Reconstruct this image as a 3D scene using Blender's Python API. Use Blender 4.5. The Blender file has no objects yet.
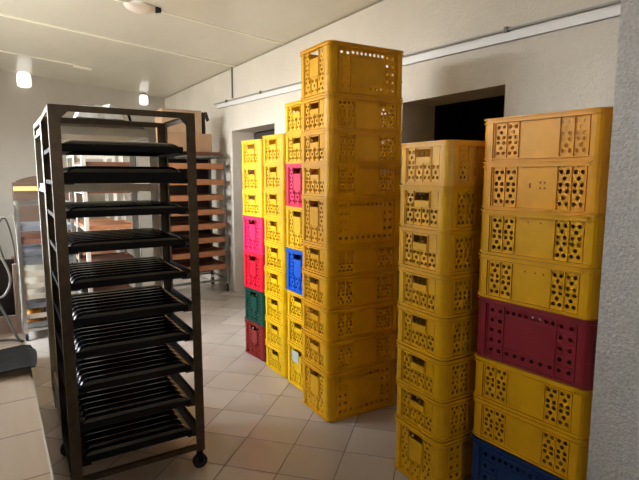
import bpy, math, random
from math import sin, cos, pi, radians
from mathutils import Vector, Matrix
random.seed(7)
S = bpy.context.scene
C = S.collection

# ------------------------------------------------------------------ materials
def lin(c):
    c /= 255.0
    return c/12.92 if c <= 0.04045 else ((c+0.055)/1.055)**2.4
def rgb(r, g, b): return (lin(r), lin(g), lin(b), 1.0)

def base_mat(name):
    m = bpy.data.materials.new(name); m.use_nodes = True
    nt = m.node_tree
    return m, nt, nt.nodes['Principled BSDF']

def mat(name, col, rough=0.5, metal=0.0, var=0.0, vscale=8.0, bump=0.0, bscale=60.0, rvar=0.0, spec=0.5, col2=None, stretch=None, bdist=0.01):
    m, nt, p = base_mat(name)
    p.inputs['Base Color'].default_value = col
    p.inputs['Roughness'].default_value = rough
    p.inputs['Metallic'].default_value = metal
    p.inputs['Specular IOR Level'].default_value = spec
    tc = nt.nodes.new('ShaderNodeTexCoord')
    vec = tc.outputs['Object']
    if stretch:
        mp = nt.nodes.new('ShaderNodeMapping'); mp.inputs['Scale'].default_value = stretch
        nt.links.new(vec, mp.inputs['Vector']); vec = mp.outputs['Vector']
    if var > 0 or col2:
        n = nt.nodes.new('ShaderNodeTexNoise'); n.inputs['Scale'].default_value = vscale
        n.inputs['Detail'].default_value = 6; n.inputs['Roughness'].default_value = 0.65
        nt.links.new(vec, n.inputs['Vector'])
        r = nt.nodes.new('ShaderNodeValToRGB')
        r.color_ramp.elements[0].position = 0.32; r.color_ramp.elements[1].position = 0.68
        c2 = col2 if col2 else tuple(max(0, x*(1-var)) for x in col[:3]) + (1,)
        r.color_ramp.elements[0].color = c2; r.color_ramp.elements[1].color = col
        nt.links.new(n.outputs['Fac'], r.inputs['Fac'])
        nt.links.new(r.outputs['Color'], p.inputs['Base Color'])
        if rvar > 0:
            mr = nt.nodes.new('ShaderNodeMapRange')
            mr.inputs['To Min'].default_value = max(0.02, rough-rvar); mr.inputs['To Max'].default_value = min(1, rough+rvar)
            nt.links.new(n.outputs['Fac'], mr.inputs['Value']); nt.links.new(mr.outputs['Result'], p.inputs['Roughness'])
    if bump > 0:
        n2 = nt.nodes.new('ShaderNodeTexNoise'); n2.inputs['Scale'].default_value = bscale
        n2.inputs['Detail'].default_value = 5; n2.inputs['Roughness'].default_value = 0.6
        nt.links.new(vec, n2.inputs['Vector'])
        b = nt.nodes.new('ShaderNodeBump'); b.inputs['Strength'].default_value = bump; b.inputs['Distance'].default_value = bdist
        nt.links.new(n2.outputs['Fac'], b.inputs['Height']); nt.links.new(b.outputs['Normal'], p.inputs['Normal'])
    return m

def plastic(name, col, rough=0.38, var=0.16):
    return mat(name, col, rough, 0, var=var, vscale=9, rvar=0.1, spec=0.3)

def emis(name, col, st):
    m, nt, p = base_mat(name)
    p.inputs['Base Color'].default_value = col
    p.inputs['Emission Color'].default_value = col
    p.inputs['Emission Strength'].default_value = st
    return m

def tile_mat(name, size, ang, offu, offv, c1, c2, grout, gw, rough, size_v=None, streak=None):
    """square tiles in room coordinates, turned by ang; off = position of one joint"""
    m, nt, p = base_mat(name)
    N, L = nt.nodes.new, nt.links.new
    geo = N('ShaderNodeNewGeometry')
    def math_(op, a, b=None, c=None):
        n = N('ShaderNodeMath'); n.operation = op
        for i, x in enumerate((a, b, c)):
            if x is None: continue
            if isinstance(x, (int, float)): n.inputs[i].default_value = x
            else: L(x, n.inputs[i])
        return n.outputs[0]
    def coord(ax, ay, off, sz):
        d = N('ShaderNodeVectorMath'); d.operation = 'DOT_PRODUCT'
        L(geo.outputs['Position'], d.inputs[0]); d.inputs[1].default_value = (ax, ay, 0)
        return math_('DIVIDE', math_('SUBTRACT', d.outputs['Value'], off), sz)
    sv = size_v or size
    u = coord(cos(ang), sin(ang), offu, size); v = coord(-sin(ang), cos(ang), offv, sv)
    def edge(x, sz):
        f = math_('FRACT', x)
        e = math_('MINIMUM', f, math_('SUBTRACT', 1.0, f))
        return math_('MULTIPLY', e, sz)
    dist = math_('MINIMUM', edge(u, size), edge(v, sv))
    mr = N('ShaderNodeMapRange'); mr.interpolation_type = 'SMOOTHSTEP'
    mr.inputs['From Min'].default_value = gw*0.5; mr.inputs['From Max'].default_value = gw*0.5+0.0025
    L(dist, mr.inputs['Value']); mask = mr.outputs['Result']
    cm = N('ShaderNodeCombineXYZ'); L(math_('FLOOR', u), cm.inputs[0]); L(math_('FLOOR', v), cm.inputs[1])
    wn = N('ShaderNodeTexWhiteNoise'); L(cm.outputs[0], wn.inputs['Vector'])
    ns = N('ShaderNodeTexNoise'); ns.inputs['Scale'].default_value = 3; ns.inputs['Detail'].default_value = 4; ns.inputs['Roughness'].default_value = 0.5
    if streak:
        mp = N('ShaderNodeMapping'); mp.inputs['Scale'].default_value = streak
        L(geo.outputs['Position'], mp.inputs['Vector']); L(mp.outputs['Vector'], ns.inputs['Vector'])
    else:
        L(geo.outputs['Position'], ns.inputs['Vector'])
    fac = math_('ADD', math_('MULTIPLY', wn.outputs['Value'], 0.24), math_('MULTIPLY', ns.outputs['Fac'], 0.02 if not streak else 0.6))
    mx = N('ShaderNodeMix'); mx.data_type = 'RGBA'; mx.clamp_factor = True
    L(fac, mx.inputs['Factor']); mx.inputs['A'].default_value = c1; mx.inputs['B'].default_value = c2
    mg = N('ShaderNodeMix'); mg.data_type = 'RGBA'
    L(mask, mg.inputs['Factor']); mg.inputs['A'].default_value = grout; L(mx.outputs['Result'], mg.inputs['B'])
    L(mg.outputs['Result'], p.inputs['Base Color'])
    rr = N('ShaderNodeMapRange'); rr.inputs['To Min'].default_value = 0.8; rr.inputs['To Max'].default_value = rough
    L(mask, rr.inputs['Value'])
    r2 = math_('ADD', rr.outputs['Result'], math_('MULTIPLY', math_('SUBTRACT', wn.outputs['Value'], 0.5), 0.05))
    L(r2, p.inputs['Roughness'])
    bp = N('ShaderNodeBump'); bp.inputs['Strength'].default_value = 0.5; bp.inputs['Distance'].default_value = 0.002
    L(mask, bp.inputs['Height']); L(bp.outputs['Normal'], p.inputs['Normal'])
    return m

M = {}
M['lemon'] = plastic('lemon_plastic', rgb(249, 198, 12))
M['amber'] = plastic('amber_plastic', rgb(238, 174, 8))
M['honey'] = plastic('honey_plastic', rgb(236, 178, 60))
M['gold'] = plastic('gold_plastic', rgb(226, 168, 14))
M['orange'] = plastic('orange_plastic', rgb(240, 170, 38))
M['pink'] = plastic('pink_plastic', rgb(238, 30, 92))
M['red'] = plastic('red_plastic', rgb(218, 16, 48))
M['green'] = plastic('green_plastic', rgb(8, 66, 52))
M['brownred'] = plastic('brownred_plastic', rgb(134, 34, 30))
M['blue'] = plastic('blue_plastic', rgb(20, 100, 225))
M['crimson'] = plastic('crimson_plastic', rgb(146, 44, 52))
M['navy'] = plastic('navy_plastic', rgb(18, 52, 104))
M['wall'] = mat('wall_paint', rgb(232, 224, 208), 0.85, var=0.10, vscale=1.6, bump=0.6, bscale=48, bdist=0.015)
M['stucco'] = mat('shaded_stucco', rgb(220, 215, 208), 0.9, var=0.26, vscale=60, bump=0.8, bscale=75, bdist=0.02)  # greyer than the crate wall: the dimmer light here is put into the tone
M['backwall'] = mat('back_wall_paint', rgb(182, 174, 160), 0.8, var=0.08, vscale=1.3)
M['ceil'] = mat('ceiling_panel', rgb(220, 213, 192), 0.19, var=0.10, vscale=1.8, spec=0.5, stretch=(1, 0.35, 1))
M['strip'] = mat('joint_strip', rgb(236, 230, 208), 0.4)
M['dark_room'] = mat('unlit_room_tone', rgb(70, 64, 58), 0.9)  # dark base colour stands in for the gloom of the unlit rooms
M['reveal'] = mat('reveal_plaster', rgb(176, 170, 158), 0.9, var=0.1)
M['floor'] = tile_mat('floor_tile', 0.327, radians(-47.8), -0.595, 2.86, rgb(192, 178, 164), rgb(214, 203, 190), rgb(122, 110, 98), 0.004, 0.27)
M['counter'] = tile_mat('counter_tile', 0.42, 0.0, -0.33, 1.96, rgb(190, 164, 140), rgb(220, 200, 178), rgb(150, 128, 110), 0.004, 0.33, size_v=0.315, streak=(9, 0.6, 1))
M['counter_side'] = mat('counter_plaster', rgb(150, 132, 118), 0.8, var=0.2, vscale=6)
M['alu'] = mat('aluminium_trim', rgb(206, 204, 200), 0.3, 1.0)
M['burnt'] = mat('burnt_steel', rgb(98, 82, 62), 0.42, 0.75, var=0.45, vscale=14, rvar=0.1)
M['steel'] = mat('dull_steel', rgb(186, 182, 172), 0.38, 0.8, var=0.2, vscale=14)
M['white_steel'] = mat('white_steel', rgb(226, 222, 210), 0.45, 0.1, var=0.15, vscale=10)
M['galv'] = mat('galvanised_steel', rgb(150, 150, 144), 0.45, 0.7, var=0.3, vscale=20)
M['black_tray'] = mat('black_tray_coating', rgb(26, 27, 31), 0.14, 0.0, var=0.4, vscale=7, rvar=0.08, spec=1.0, stretch=(3, 12, 12))
M['black_lip'] = mat('black_lip_coating', rgb(12, 11, 11), 0.6, 0.0, spec=0.2)
M['rubber'] = mat('black_rubber', rgb(22, 21, 20), 0.55)
M['pale_tray'] = mat('pale_tray_metal', rgb(196, 188, 168), 0.4, 0.5, var=0.2, vscale=12)
M['grey_tray'] = mat('grey_tray_metal', rgb(170, 174, 178), 0.35, 0.7, var=0.25, vscale=12)
M['cream_tray'] = mat('cream_tray', rgb(214, 202, 180), 0.5, 0.1, var=0.15, vscale=12)
M['wood'] = mat('proofing_wood', rgb(196, 132, 88), 0.65, var=0.4, vscale=9, stretch=(1, 8, 8))
M['redwood'] = mat('reddish_wood', rgb(128, 82, 62), 0.65, var=0.4, vscale=9, stretch=(1, 8, 8))
M['card'] = mat('cardboard', rgb(170, 134, 100), 0.85, var=0.12, vscale=5)
M['card2'] = mat('pale_cardboard', rgb(182, 150, 118), 0.85, var=0.12, vscale=5)
M['brownpanel'] = mat('brown_panel', rgb(104, 82, 64), 0.7, var=0.2, vscale=4)
M['yellowtape'] = mat('yellow_strip', rgb(244, 214, 140), 0.5)
M['whiteplastic'] = mat('white_plastic', rgb(238, 238, 236), 0.4)
M['greyplastic'] = mat('grey_plastic', rgb(120, 118, 114), 0.5)
M['conduit'] = mat('conduit_grey', rgb(168, 166, 162), 0.5)
M['darkmetal'] = mat('dark_machine_paint', rgb(66, 58, 52), 0.5, 0.3, var=0.4, vscale=7)
M['clothgrey'] = mat('grey_mat', rgb(58, 54, 50), 0.9, spec=0.05, var=0.35, vscale=7, bump=0.3, bscale=90)
M['black'] = mat('black_plastic', rgb(18, 18, 18), 0.5)
M['cablewhite'] = mat('white_cable', rgb(232, 228, 218), 0.4)
M['cablegrey'] = mat('grey_cable', rgb(96, 92, 86), 0.5)
M['pinkwhite'] = mat('pale_wood', rgb(204, 178, 160), 0.6, var=0.15, vscale=8)
M['bread'] = mat('bread_crust', rgb(226, 150, 40), 0.6, var=0.5, vscale=30)
M['lamp'] = emis('lamp_glass', (1, 0.98, 0.94, 1), 0.9)
M['pinkwhitelamp'] = mat('frosted_cover', rgb(236, 222, 208), 0.35)
M['tag'] = mat('label_plate', rgb(190, 204, 206), 0.4)
M['bag'] = mat('white_film', rgb(236, 236, 234), 0.3)
def glass_mat():
    m = bpy.data.materials.new('window_glass'); m.use_nodes = True
    nt = m.node_tree; nt.nodes.clear()
    o = nt.nodes.new('ShaderNodeOutputMaterial'); mx = nt.nodes.new('ShaderNodeMixShader')
    t = nt.nodes.new('ShaderNodeBsdfTransparent'); g = nt.nodes.new('ShaderNodeBsdfGlossy'); g.inputs['Roughness'].default_value = 0.02
    mx.inputs['Fac'].default_value = 0.08
    nt.links.new(t.outputs[0], mx.inputs[1]); nt.links.new(g.outputs[0], mx.inputs[2]); nt.links.new(mx.outputs[0], o.inputs['Surface'])
    return m
M['glass'] = glass_mat()

# ------------------------------------------------------------------ mesh helpers
class MB:
    def __init__(s): s.v = []; s.f = []; s.smooth = []
    def add(s, verts, faces, smooth=False):
        b = len(s.v); s.v += [tuple(x) for x in verts]
        for f in faces: s.f.append(tuple(i+b for i in f)); s.smooth.append(smooth)
    def box(s, x0, x1, y0, y1, z0, z1, mtx=None):
        vs = [Vector((x, y, z)) for z in (z0, z1) for y in (y0, y1) for x in (x0, x1)]
        if mtx is not None: vs = [mtx @ q for q in vs]
        s.add(vs, [(0, 2, 3, 1), (4, 5, 7, 6), (0, 1, 5, 4), (2, 6, 7, 3), (0, 4, 6, 2), (1, 3, 7, 5)])
        return s
    def bbox(s, x0, x1, y0, y1, z0, z1, b=0.004):
        """box with chamfered vertical and horizontal edges"""
        b = min(b, (x1-x0)*0.45, (y1-y0)*0.45, (z1-z0)*0.45)
        def ring(i, z): return [(x0+i+b, y0+i, z), (x1-i-b, y0+i, z), (x1-i, y0+i+b, z), (x1-i, y1-i-b, z), (x1-i-b, y1-i, z), (x0+i+b, y1-i, z), (x0+i, y1-i-b, z), (x0+i, y0+i+b, z)]
        rs = ring(b, z0) + ring(0, z0+b) + ring(0, z1-b) + ring(b, z1)
        fs = [tuple(range(7, -1, -1)), tuple(range(24, 32))]
        for k in range(3):
            for i in range(8):
                j = (i+1) % 8
                fs.append((k*8+i, k*8+j, k*8+8+j, k*8+8+i))
        s.add(rs, fs)
        return s
    def cyl(s, p0, p1, r0, r1=None, n=14, cap=True):
        r1 = r0 if r1 is None else r1
        p0, p1 = Vector(p0), Vector(p1)
        ax = (p1-p0).normalized()
        t = Vector((1, 0, 0)) if abs(ax.x) < 0.8 else Vector((0, 1, 0))
        e1 = ax.cross(t).normalized(); e2 = ax.cross(e1)
        vs = []
        for p, r in ((p0, r0), (p1, r1)):
            for i in range(n):
                a = 2*pi*i/n
                vs.append(p+e1*(r*cos(a))+e2*(r*sin(a)))
        s.add(vs, [(i, (i+1) % n, n+(i+1) % n, n+i) for i in range(n)], True)
        if cap: s.add(vs, [tuple(range(n-1, -1, -1)), tuple(range(n, 2*n))])
        return s
    def tube(s, pts, r, n=8):
        pts = [Vector(p) for p in pts]
        vs = []
        e1 = None
        for i, p in enumerate(pts):
            d = (pts[min(i+1, len(pts)-1)]-pts[max(i-1, 0)]).normalized()
            if e1 is None:
                t = Vector((0, 0, 1)) if abs(d.z) < 0.8 else Vector((1, 0, 0))
                e1 = d.cross(t).normalized()
            else:
                e1 = (e1 - d*e1.dot(d)).normalized()
            e2 = d.cross(e1)
            for k in range(n):
                a = 2*pi*k/n
                vs.append(p+e1*(r*cos(a))+e2*(r*sin(a)))
        fs = []
        for i in range(len(pts)-1):
            for k in range(n):
                k2 = (k+1) % n
                fs.append((i*n+k, i*n+k2, (i+1)*n+k2, (i+1)*n+k))
        s.add(vs, fs, True)
        s.add(vs[:n], [tuple(range(n))]); s.add(vs[-n:], [tuple(range(n))])
        return s
    def lathe(s, prof, cx=0, cy=0, n=20):
        vs = []
        for r, z in prof:
            for k in range(n):
                a = 2*pi*k/n
                vs.append((cx+r*cos(a), cy+r*sin(a), z))
        fs = []
        for i in range(len(prof)-1):
            for k in range(n):
                k2 = (k+1) % n
                fs.append((i*n+k, i*n+k2, (i+1)*n+k2, (i+1)*n+k))
        s.add(vs, fs, True)
        return s
    def prism(s, poly, z0, z1):
        n = len(poly)
        vs = [(x, y, z0) for x, y in poly]+[(x, y, z1) for x, y in poly]
        s.add(vs, [tuple(range(n-1, -1, -1)), tuple(range(n, 2*n))]+[(i, (i+1) % n, n+(i+1) % n, n+i) for i in range(n)])
        return s
    def mesh(s, name):
        me = bpy.data.meshes.new(name)
        me.from_pydata(s.v, [], s.f)
        me.polygons.foreach_set('use_smooth', s.smooth)
        me.update()
        return me
    def build(s, name, m, parent=None, loc=None):
        o = bpy.data.objects.new(name, s.mesh(name))
        if m is not None: o.data.materials.append(M[m] if isinstance(m, str) else m)
        C.objects.link(o)
        if parent is not None: o.parent = parent
        if loc is not None: o.location = loc
        return o

def smooth_path(pts, sub=8):
    pts = [Vector(p) for p in pts]
    out = []
    for i in range(len(pts)-1):
        p0, p1, p2, p3 = pts[max(i-1, 0)], pts[i], pts[i+1], pts[min(i+2, len(pts)-1)]
        for k in range(sub):
            t = k/sub
            out.append(0.5*((2*p1)+(p2-p0)*t+(2*p0-5*p1+4*p2-p3)*t*t+(3*p1-p0-3*p2+p3)*t**3))
    out.append(pts[-1])
    return out

def tag(o, label, cat, group=None):
    o['label'] = label; o['category'] = cat
    if group: o['group'] = group
    return o
def thing(name, label, cat, loc, rot=0.0, group=None):
    o = bpy.data.objects.new(name, None); C.objects.link(o)
    o.location = loc; o.rotation_euler = (0, 0, rot); o.empty_display_size = 0.1
    return tag(o, label, cat, group)
def struct(name, mb, m, parent=None):
    o = mb.build(name, m, parent)
    if parent is None: o['kind'] = 'structure'
    return o
def dup(root, loc, rot, label, group, m=None, scale=None, only=None):
    r = root.copy(); C.objects.link(r)
    r.location = loc; r.rotation_euler = (0, 0, rot); r['label'] = label
    if group: r['group'] = group
    if scale: r.scale = scale
    for ch in list(root.children):
        c = ch.copy(); C.objects.link(c); c.parent = r
        if m is not None: set_mat(c, m)
        for g in list(ch.children):
            d = g.copy(); C.objects.link(d); d.parent = c
            if m is not None: set_mat(d, m)
    return r
def set_mat(o, m):
    o.material_slots[0].link = 'OBJECT'; o.material_slots[0].material = M[m]

ORD = ['topmost', 'second from top', 'third from top', 'fourth from top', 'fifth from top', 'sixth from top', 'seventh from top', 'eighth from top', 'ninth from top', 'tenth from top']

# ------------------------------------------------------------------ the room  (x: towards the crate wall, y: into the room)
AW, AL, BB, BN = 2.91, -1.15, 10.0, -2.5       # crate wall, window wall, back wall, wall behind
KS, Z0 = 0.085, 3.2
def cz(x): return Z0 + KS*(AW-x)
HT = 3.75
struct('floor', MB().box(AL-0.2, 5.2, BN-0.2, BB+0.2, -0.12, 0.0), 'floor')
cl = MB()
xs0, xs1 = AL-0.3, 5.4
cl.add([(xs0, BN-0.3, cz(xs0)), (xs1, BN-0.3, cz(xs1)), (xs1, BB+0.3, cz(xs1)), (xs0, BB+0.3, cz(xs0)),
        (xs0, BN-0.3, cz(xs0)+0.12), (xs1, BN-0.3, cz(xs1)+0.12), (xs1, BB+0.3, cz(xs1)+0.12), (xs0, BB+0.3, cz(xs0)+0.12)],
       [(0, 3, 2, 1), (4, 5, 6, 7), (0, 1, 5, 4), (1, 2, 6, 5), (2, 3, 7, 6), (3, 0, 4, 7)])
struct('ceiling', cl, 'ceil')
W2 = AW+0.38
D1 = (2.207, 3.211, 2.306); D2 = (5.48, 6.77, 2.335)
wr = MB()
for (y0, y1, z0, z1) in ((1.0, D1[0], 0, HT), (D1[0], D1[1], D1[2], HT), (D1[1], D2[0], 0, HT), (D2[0], D2[1], D2[2], HT), (D2[1], BB+0.2, 0, HT)):
    wr.box(AW, W2, y0, y1, z0, min(z1, cz(W2)+0.02))
struct('wall_right', wr, 'wall')
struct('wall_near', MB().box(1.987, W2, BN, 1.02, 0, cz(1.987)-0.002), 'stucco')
struct('wall_back', MB().box(AL-0.2, W2, BB, BB+0.2, 0, HT-0.2), 'backwall')
wf = MB(); FW = (0.12, 0.66, 1.85, 2.5)
wf.box(AL-0.2, FW[0], BN-0.2, BN, 0, HT-0.2); wf.box(FW[1], W2, BN-0.2, BN, 0, HT-0.2); wf.box(FW[0], FW[1], BN-0.2, BN, 0, FW[2]); wf.box(FW[0], FW[1], BN-0.2, BN, FW[3], HT-0.2)
struct('wall_front', wf, 'wall')
fr = MB(); t = 0.06; y0, y1 = BN-0.14, BN-0.08
fr.box(FW[0], FW[1], y0, y1, FW[2], FW[2]+t); fr.box(FW[0], FW[1], y0, y1, FW[3]-t, FW[3]); fr.box(FW[0], FW[0]+t, y0, y1, FW[2]+t, FW[3]-t); fr.box(FW[1]-t, FW[1], y0, y1, FW[2]+t, FW[3]-t)
w = struct('window_4', fr, 'whiteplastic')  # unseen window added behind the camera as fill light
struct('window_pane', MB().box(FW[0]+t, FW[1]-t, BN-0.112, BN-0.108, FW[2]+t, FW[3]-t), 'glass', w)
ld = bpy.data.lights.new('window_daylight', 'AREA'); ld.shape = 'RECTANGLE'; ld.size = FW[1]-FW[0]; ld.size_y = FW[3]-FW[2]; ld.cycles.is_portal = True  # portal of the added fill window
lo = bpy.data.objects.new('window_daylight', ld); C.objects.link(lo)
lo.location = ((FW[0]+FW[1])/2, BN-0.25, (FW[2]+FW[3])/2); lo.rotation_euler = (pi/2, 0, 0)
# dark side rooms behind the two openings
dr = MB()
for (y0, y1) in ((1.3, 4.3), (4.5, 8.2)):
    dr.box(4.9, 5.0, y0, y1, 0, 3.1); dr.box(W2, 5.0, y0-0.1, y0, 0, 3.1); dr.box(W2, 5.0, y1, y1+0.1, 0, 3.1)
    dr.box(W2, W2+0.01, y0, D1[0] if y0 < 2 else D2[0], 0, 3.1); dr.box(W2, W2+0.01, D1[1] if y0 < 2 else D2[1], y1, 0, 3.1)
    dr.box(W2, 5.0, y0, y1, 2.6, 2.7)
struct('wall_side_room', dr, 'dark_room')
# dark door leaf standing open inside the far opening
dl = MB(); dl.bbox(W2-0.06, W2-0.015, D2[0]+0.03, D2[1]-0.04, 0.02, D2[2]-0.02)
# window wall
WIN = [(2.4, 3.5, 2.25, 2.8), (4.0, 6.5, 1.0, 3.1), (7.5, 8.6, 1.3, 2.6)]
wl = MB()
ys = BN
for (y0, y1, z0, z1) in WIN:
    wl.box(AL-0.25, AL, ys, y0, 0, HT)
    wl.box(AL-0.25, AL, y0, y1, 0, z0); wl.box(AL-0.25, AL, y0, y1, z1, HT)
    ys = y1
wl.box(AL-0.25, AL, ys, BB+0.2, 0, HT)
struct('wall_left', wl, 'wall')
for i, (y0, y1, z0, z1) in enumerate(WIN):
    fr = MB(); x0, x1 = AL-0.16, AL-0.10; t = 0.06
    fr.box(x0, x1, y0, y1, z0, z0+t); fr.box(x0, x1, y0, y1, z1-t, z1)
    fr.box(x0, x1, y0, y0+t, z0+t, z1-t); fr.box(x0, x1, y1-t, y1, z0+t, z1-t)
    ym = (y0+y1)/2; fr.box(x0, x1, ym-0.03, ym+0.03, z0+t, z1-t)
    w = struct('window_%d' % (i+1), fr, 'whiteplastic')
    struct('window_pane', MB().box(AL-0.132, AL-0.128, y0+t, y1-t, z0+t, z1-t), 'glass', w)
    struct('window_sill', MB().box(AL-0.1, AL+0.04, y0-0.03, y1+0.03, z0-0.03, z0), 'whiteplastic', w)
    ld = bpy.data.lights.new('window_daylight', 'AREA'); ld.shape = 'RECTANGLE'
    ld.size = y1-y0; ld.size_y = z1-z0
    ld.cycles.is_portal = True
    lo = bpy.data.objects.new('window_daylight', ld); C.objects.link(lo)
    lo.location = (AL-0.3, (y0+y1)/2, (z0+z1)/2); lo.rotation_euler = (0, -pi/2, 0)

# ceiling cover strips
def ceil_strip(n, x0, x1, y, w, th=0.008):
    m = MB()
    a = [(x0, y-w/2), (x1, y-w/2), (x1, y+w/2), (x0, y+w/2)]
    m.add([(x, yy, cz(x)-th) for x, yy in a]+[(x, yy, cz(x)-0.0005) for x, yy in a],
          [(0, 1, 2, 3), (7, 6, 5, 4), (0, 4, 5, 1), (1, 5, 6, 2), (2, 6, 7, 3), (3, 7, 4, 0)])
    struct('trim_%d' % n, m, 'strip')
ceil_strip(1, AL, AW, 6.62, 0.06)
ceil_strip(2, AL, 1.2, 8.48, 0.06)
ceil_strip(3, AL, AW, 5.23, 0.03, 0.004)
ceil_strip(4, AL, AW, 3.3, 0.03, 0.004)
e = MB()
e.add([(x, y, cz(x)-d_) for d_ in (0.034, 0.0085) for x, y in ((1.13, 8.44), (1.38, 8.44), (1.38, 8.52), (1.13, 8.52))], [(0, 3, 2, 1), (4, 5, 6, 7), (0, 1, 5, 4), (1, 2, 6, 5), (2, 3, 7, 6), (3, 0, 4, 7)])
tag(e.build('strip_light', 'strip'), 'short pale batten strip on the ceiling before the far wall', 'light fitting')

# cable trunking, pipe and conduit on the crate wall
def zt(y): return 2.775 - (7.331-y)*(2.775-2.632)/(7.331-1.517)
def yslab(m, y0, y1, x0, x1, dz0, dz1):
    m.add([(x, y, zt(y)+d) for y in (y0, y1) for d in (dz0, dz1) for x in (x0, x1)],
          [(0, 1, 3, 2), (4, 6, 7, 5), (0, 4, 5, 1), (2, 3, 7, 6), (0, 2, 6, 4), (1, 5, 7, 3)])
tr = MB(); yslab(tr, 1.04, 7.25, AW-0.028, AW-0.0005, -0.075, -0.02)
yslab(tr, 1.04, 7.25, AW-0.032, AW-0.0005, -0.075, -0.068); yslab(tr, 1.04, 7.25, AW-0.032, AW-0.0005, -0.027, -0.02)
tag(tr.build('mounted_trunking', 'whiteplastic'), 'white flat cable trunking running along the stucco wall above the doorways', 'trunking')
pp = MB(); pp.tube([(AW-0.0185, 1.04, zt(1.04)), (AW-0.018, 7.33, zt(7.33)), (AW-0.018, 7.36, zt(7.33))], 0.009, 8)
root = thing('conduit_pipe', 'thin grey conduit pipe running on top of the white trunking', 'pipe', (0, 0, 0))
pp.build('pipe', 'conduit', root)
for y in (2.2, 3.4, 4.6, 5.8, 6.9):
    k = MB(); k.box(AW-0.036, AW-0.001, y-0.012, y+0.012, zt(y)-0.017, zt(y)+0.017); k.build('clip', 'greyplastic', root)
vc = MB(); vc.tube([(AW-0.014, 6.70, zt(6.7)+0.02), (AW-0.014, 6.70, Z0-0.01)], 0.012, 8)
tag(vc.build('vertical_conduit', 'greyplastic'), 'short vertical grey conduit from the ceiling down to the wall trunking', 'pipe')
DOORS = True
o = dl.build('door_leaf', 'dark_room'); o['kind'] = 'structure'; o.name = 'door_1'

# lamps on the back wall under the ceiling, and one on the ceiling
for (x, zc, lab) in ((0.555, 3.29, 'glowing glass lantern on the far wall, the one above the brown cabinet'), (2.49, 3.12, 'glowing glass lantern on the far wall, the one near the corner')):
    h = 0.125
    r = thing('wall_lantern', lab, 'lamp', (x, BB-0.13*(1 if x < 1 else 0.75), zc), 0, 'lanterns on the far wall'); r.scale = (1, 1, 1) if x < 1 else (0.75,)*3
    g = MB(); g.lathe([(0.0, -h), (0.075, -h), (0.105, -h*0.8), (0.11, 0), (0.10, h*0.7), (0.07, h)]); g.build('glass_jar', 'lamp', r)
    b = MB(); b.box(-0.03, 0.03, 0.0, 0.128, h+0.005, h+0.03); b.box(-0.05, 0.05, 0.115, 0.13, h-0.05, h+0.06); b.build('bracket', 'greyplastic', r)
    c_ = MB(); c_.cyl((0, 0, h-0.005), (0, 0, h+0.03), 0.08, 0.06); c_.build('cap', 'greyplastic', r)
r = thing('ceiling_lamp', 'oval frosted ceiling lamp with a dark end cap', 'lamp', (1.30, 5.17, cz(1.30)), radians(-8))
g = MB()
n, mseg = 16, 6
vs = []
for i in range(mseg+1):
    a = pi/2*i/mseg
    for k in range(n):
        t = 2*pi*k/n
        vs.append((0.15*cos(t)*cos(a), 0.075*sin(t)*cos(a), -0.012-0.075*sin(a)))
g.add(vs, [(i*n+k, i*n+(k+1) % n, (i+1)*n+(k+1) % n, (i+1)*n+k) for i in range(mseg) for k in range(n)], True)
g.build('cover', 'pinkwhitelamp', r)
b = MB(); b.cyl((0, 0, -0.02), (0, 0, 0.004), 0.09); b.build('base_plate', 'whiteplastic', r)
b = MB(); b.cyl((0.145, 0, -0.035), (0.195, 0, -0.03), 0.032, 0.026); b.build('end_cap', 'black', r)

# ------------------------------------------------------------------ crates
def rrect(lx, ly, r, n=5):
    pts = []
    for cx, cy, a0 in ((lx-r, ly-r, 0), (-lx+r, ly-r, pi/2), (-lx+r, -ly+r, pi), (lx-r, -ly+r, 3*pi/2)):
        for i in range(n+1):
            a = a0+pi/2*i/n
            pts.append((cx+r*cos(a), cy+r*sin(a)))
    return pts
def ring(mb, lx, ly, r, t, z0, z1, n=5):
    o = rrect(lx, ly, r, n); i_ = rrect(lx-t, ly-t, max(r-t, 0.004), n)
    k = len(o)
    vs = [(x, y, z0) for x, y in o]+[(x, y, z1) for x, y in o]+[(x, y, z1) for x, y in i_]+[(x, y, z0) for x, y in i_]
    fs = []
    for a in range(k):
        b = (a+1) % k
        for q in range(4):
            q2 = (q+1) % 4
            fs.append((q*k+a, q*k+b, q2*k+b, q2*k+a))
    mb.add(vs, fs)
OCT = [(1, 0), (1, 1), (0, 1), (-1, 1), (-1, 0), (-1, -1), (0, -1), (1, -1)]
def cells(mb, P, cl, t=0.0035):
    for (u0, u1, v0, v1, kind, r) in cl:
        if kind == 'solid':
            vs = [P(u, v, o) for o in (0, -t) for u, v in ((u0, v0), (u1, v0), (u1, v1), (u0, v1))]
            mb.add(vs, [(0, 1, 2, 3), (7, 6, 5, 4)])
        elif kind == 'hole':
            cu, cv, hu, hv = (u0+u1)/2, (v0+v1)/2, (u1-u0)/2, (v1-v0)/2
            vs = []
            for o in (0, -t):
                for a, b in OCT: vs.append(P(cu+a*hu, cv+b*hv, o))
                for k in range(8): vs.append(P(cu+r*cos(pi/4*k), cv+r*sin(pi/4*k), o))
            fs = []
            for k in range(8):
                k2 = (k+1) % 8
                fs += [(k, k2, 8+k2, 8+k), (16+k2, 16+k, 24+k, 24+k2), (8+k, 8+k2, 24+k2, 24+k)]
            mb.add(vs, fs)
        elif kind == 'open':
            vs = [P(u, v, o) for o in (0, -t) for u, v in ((u0, v0), (u1, v0), (u1, v1), (u0, v1))]
            mb.add(vs, [(0, 1, 5, 4), (1, 2, 6, 5), (2, 3, 7, 6), (3, 0, 4, 7)])
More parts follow.
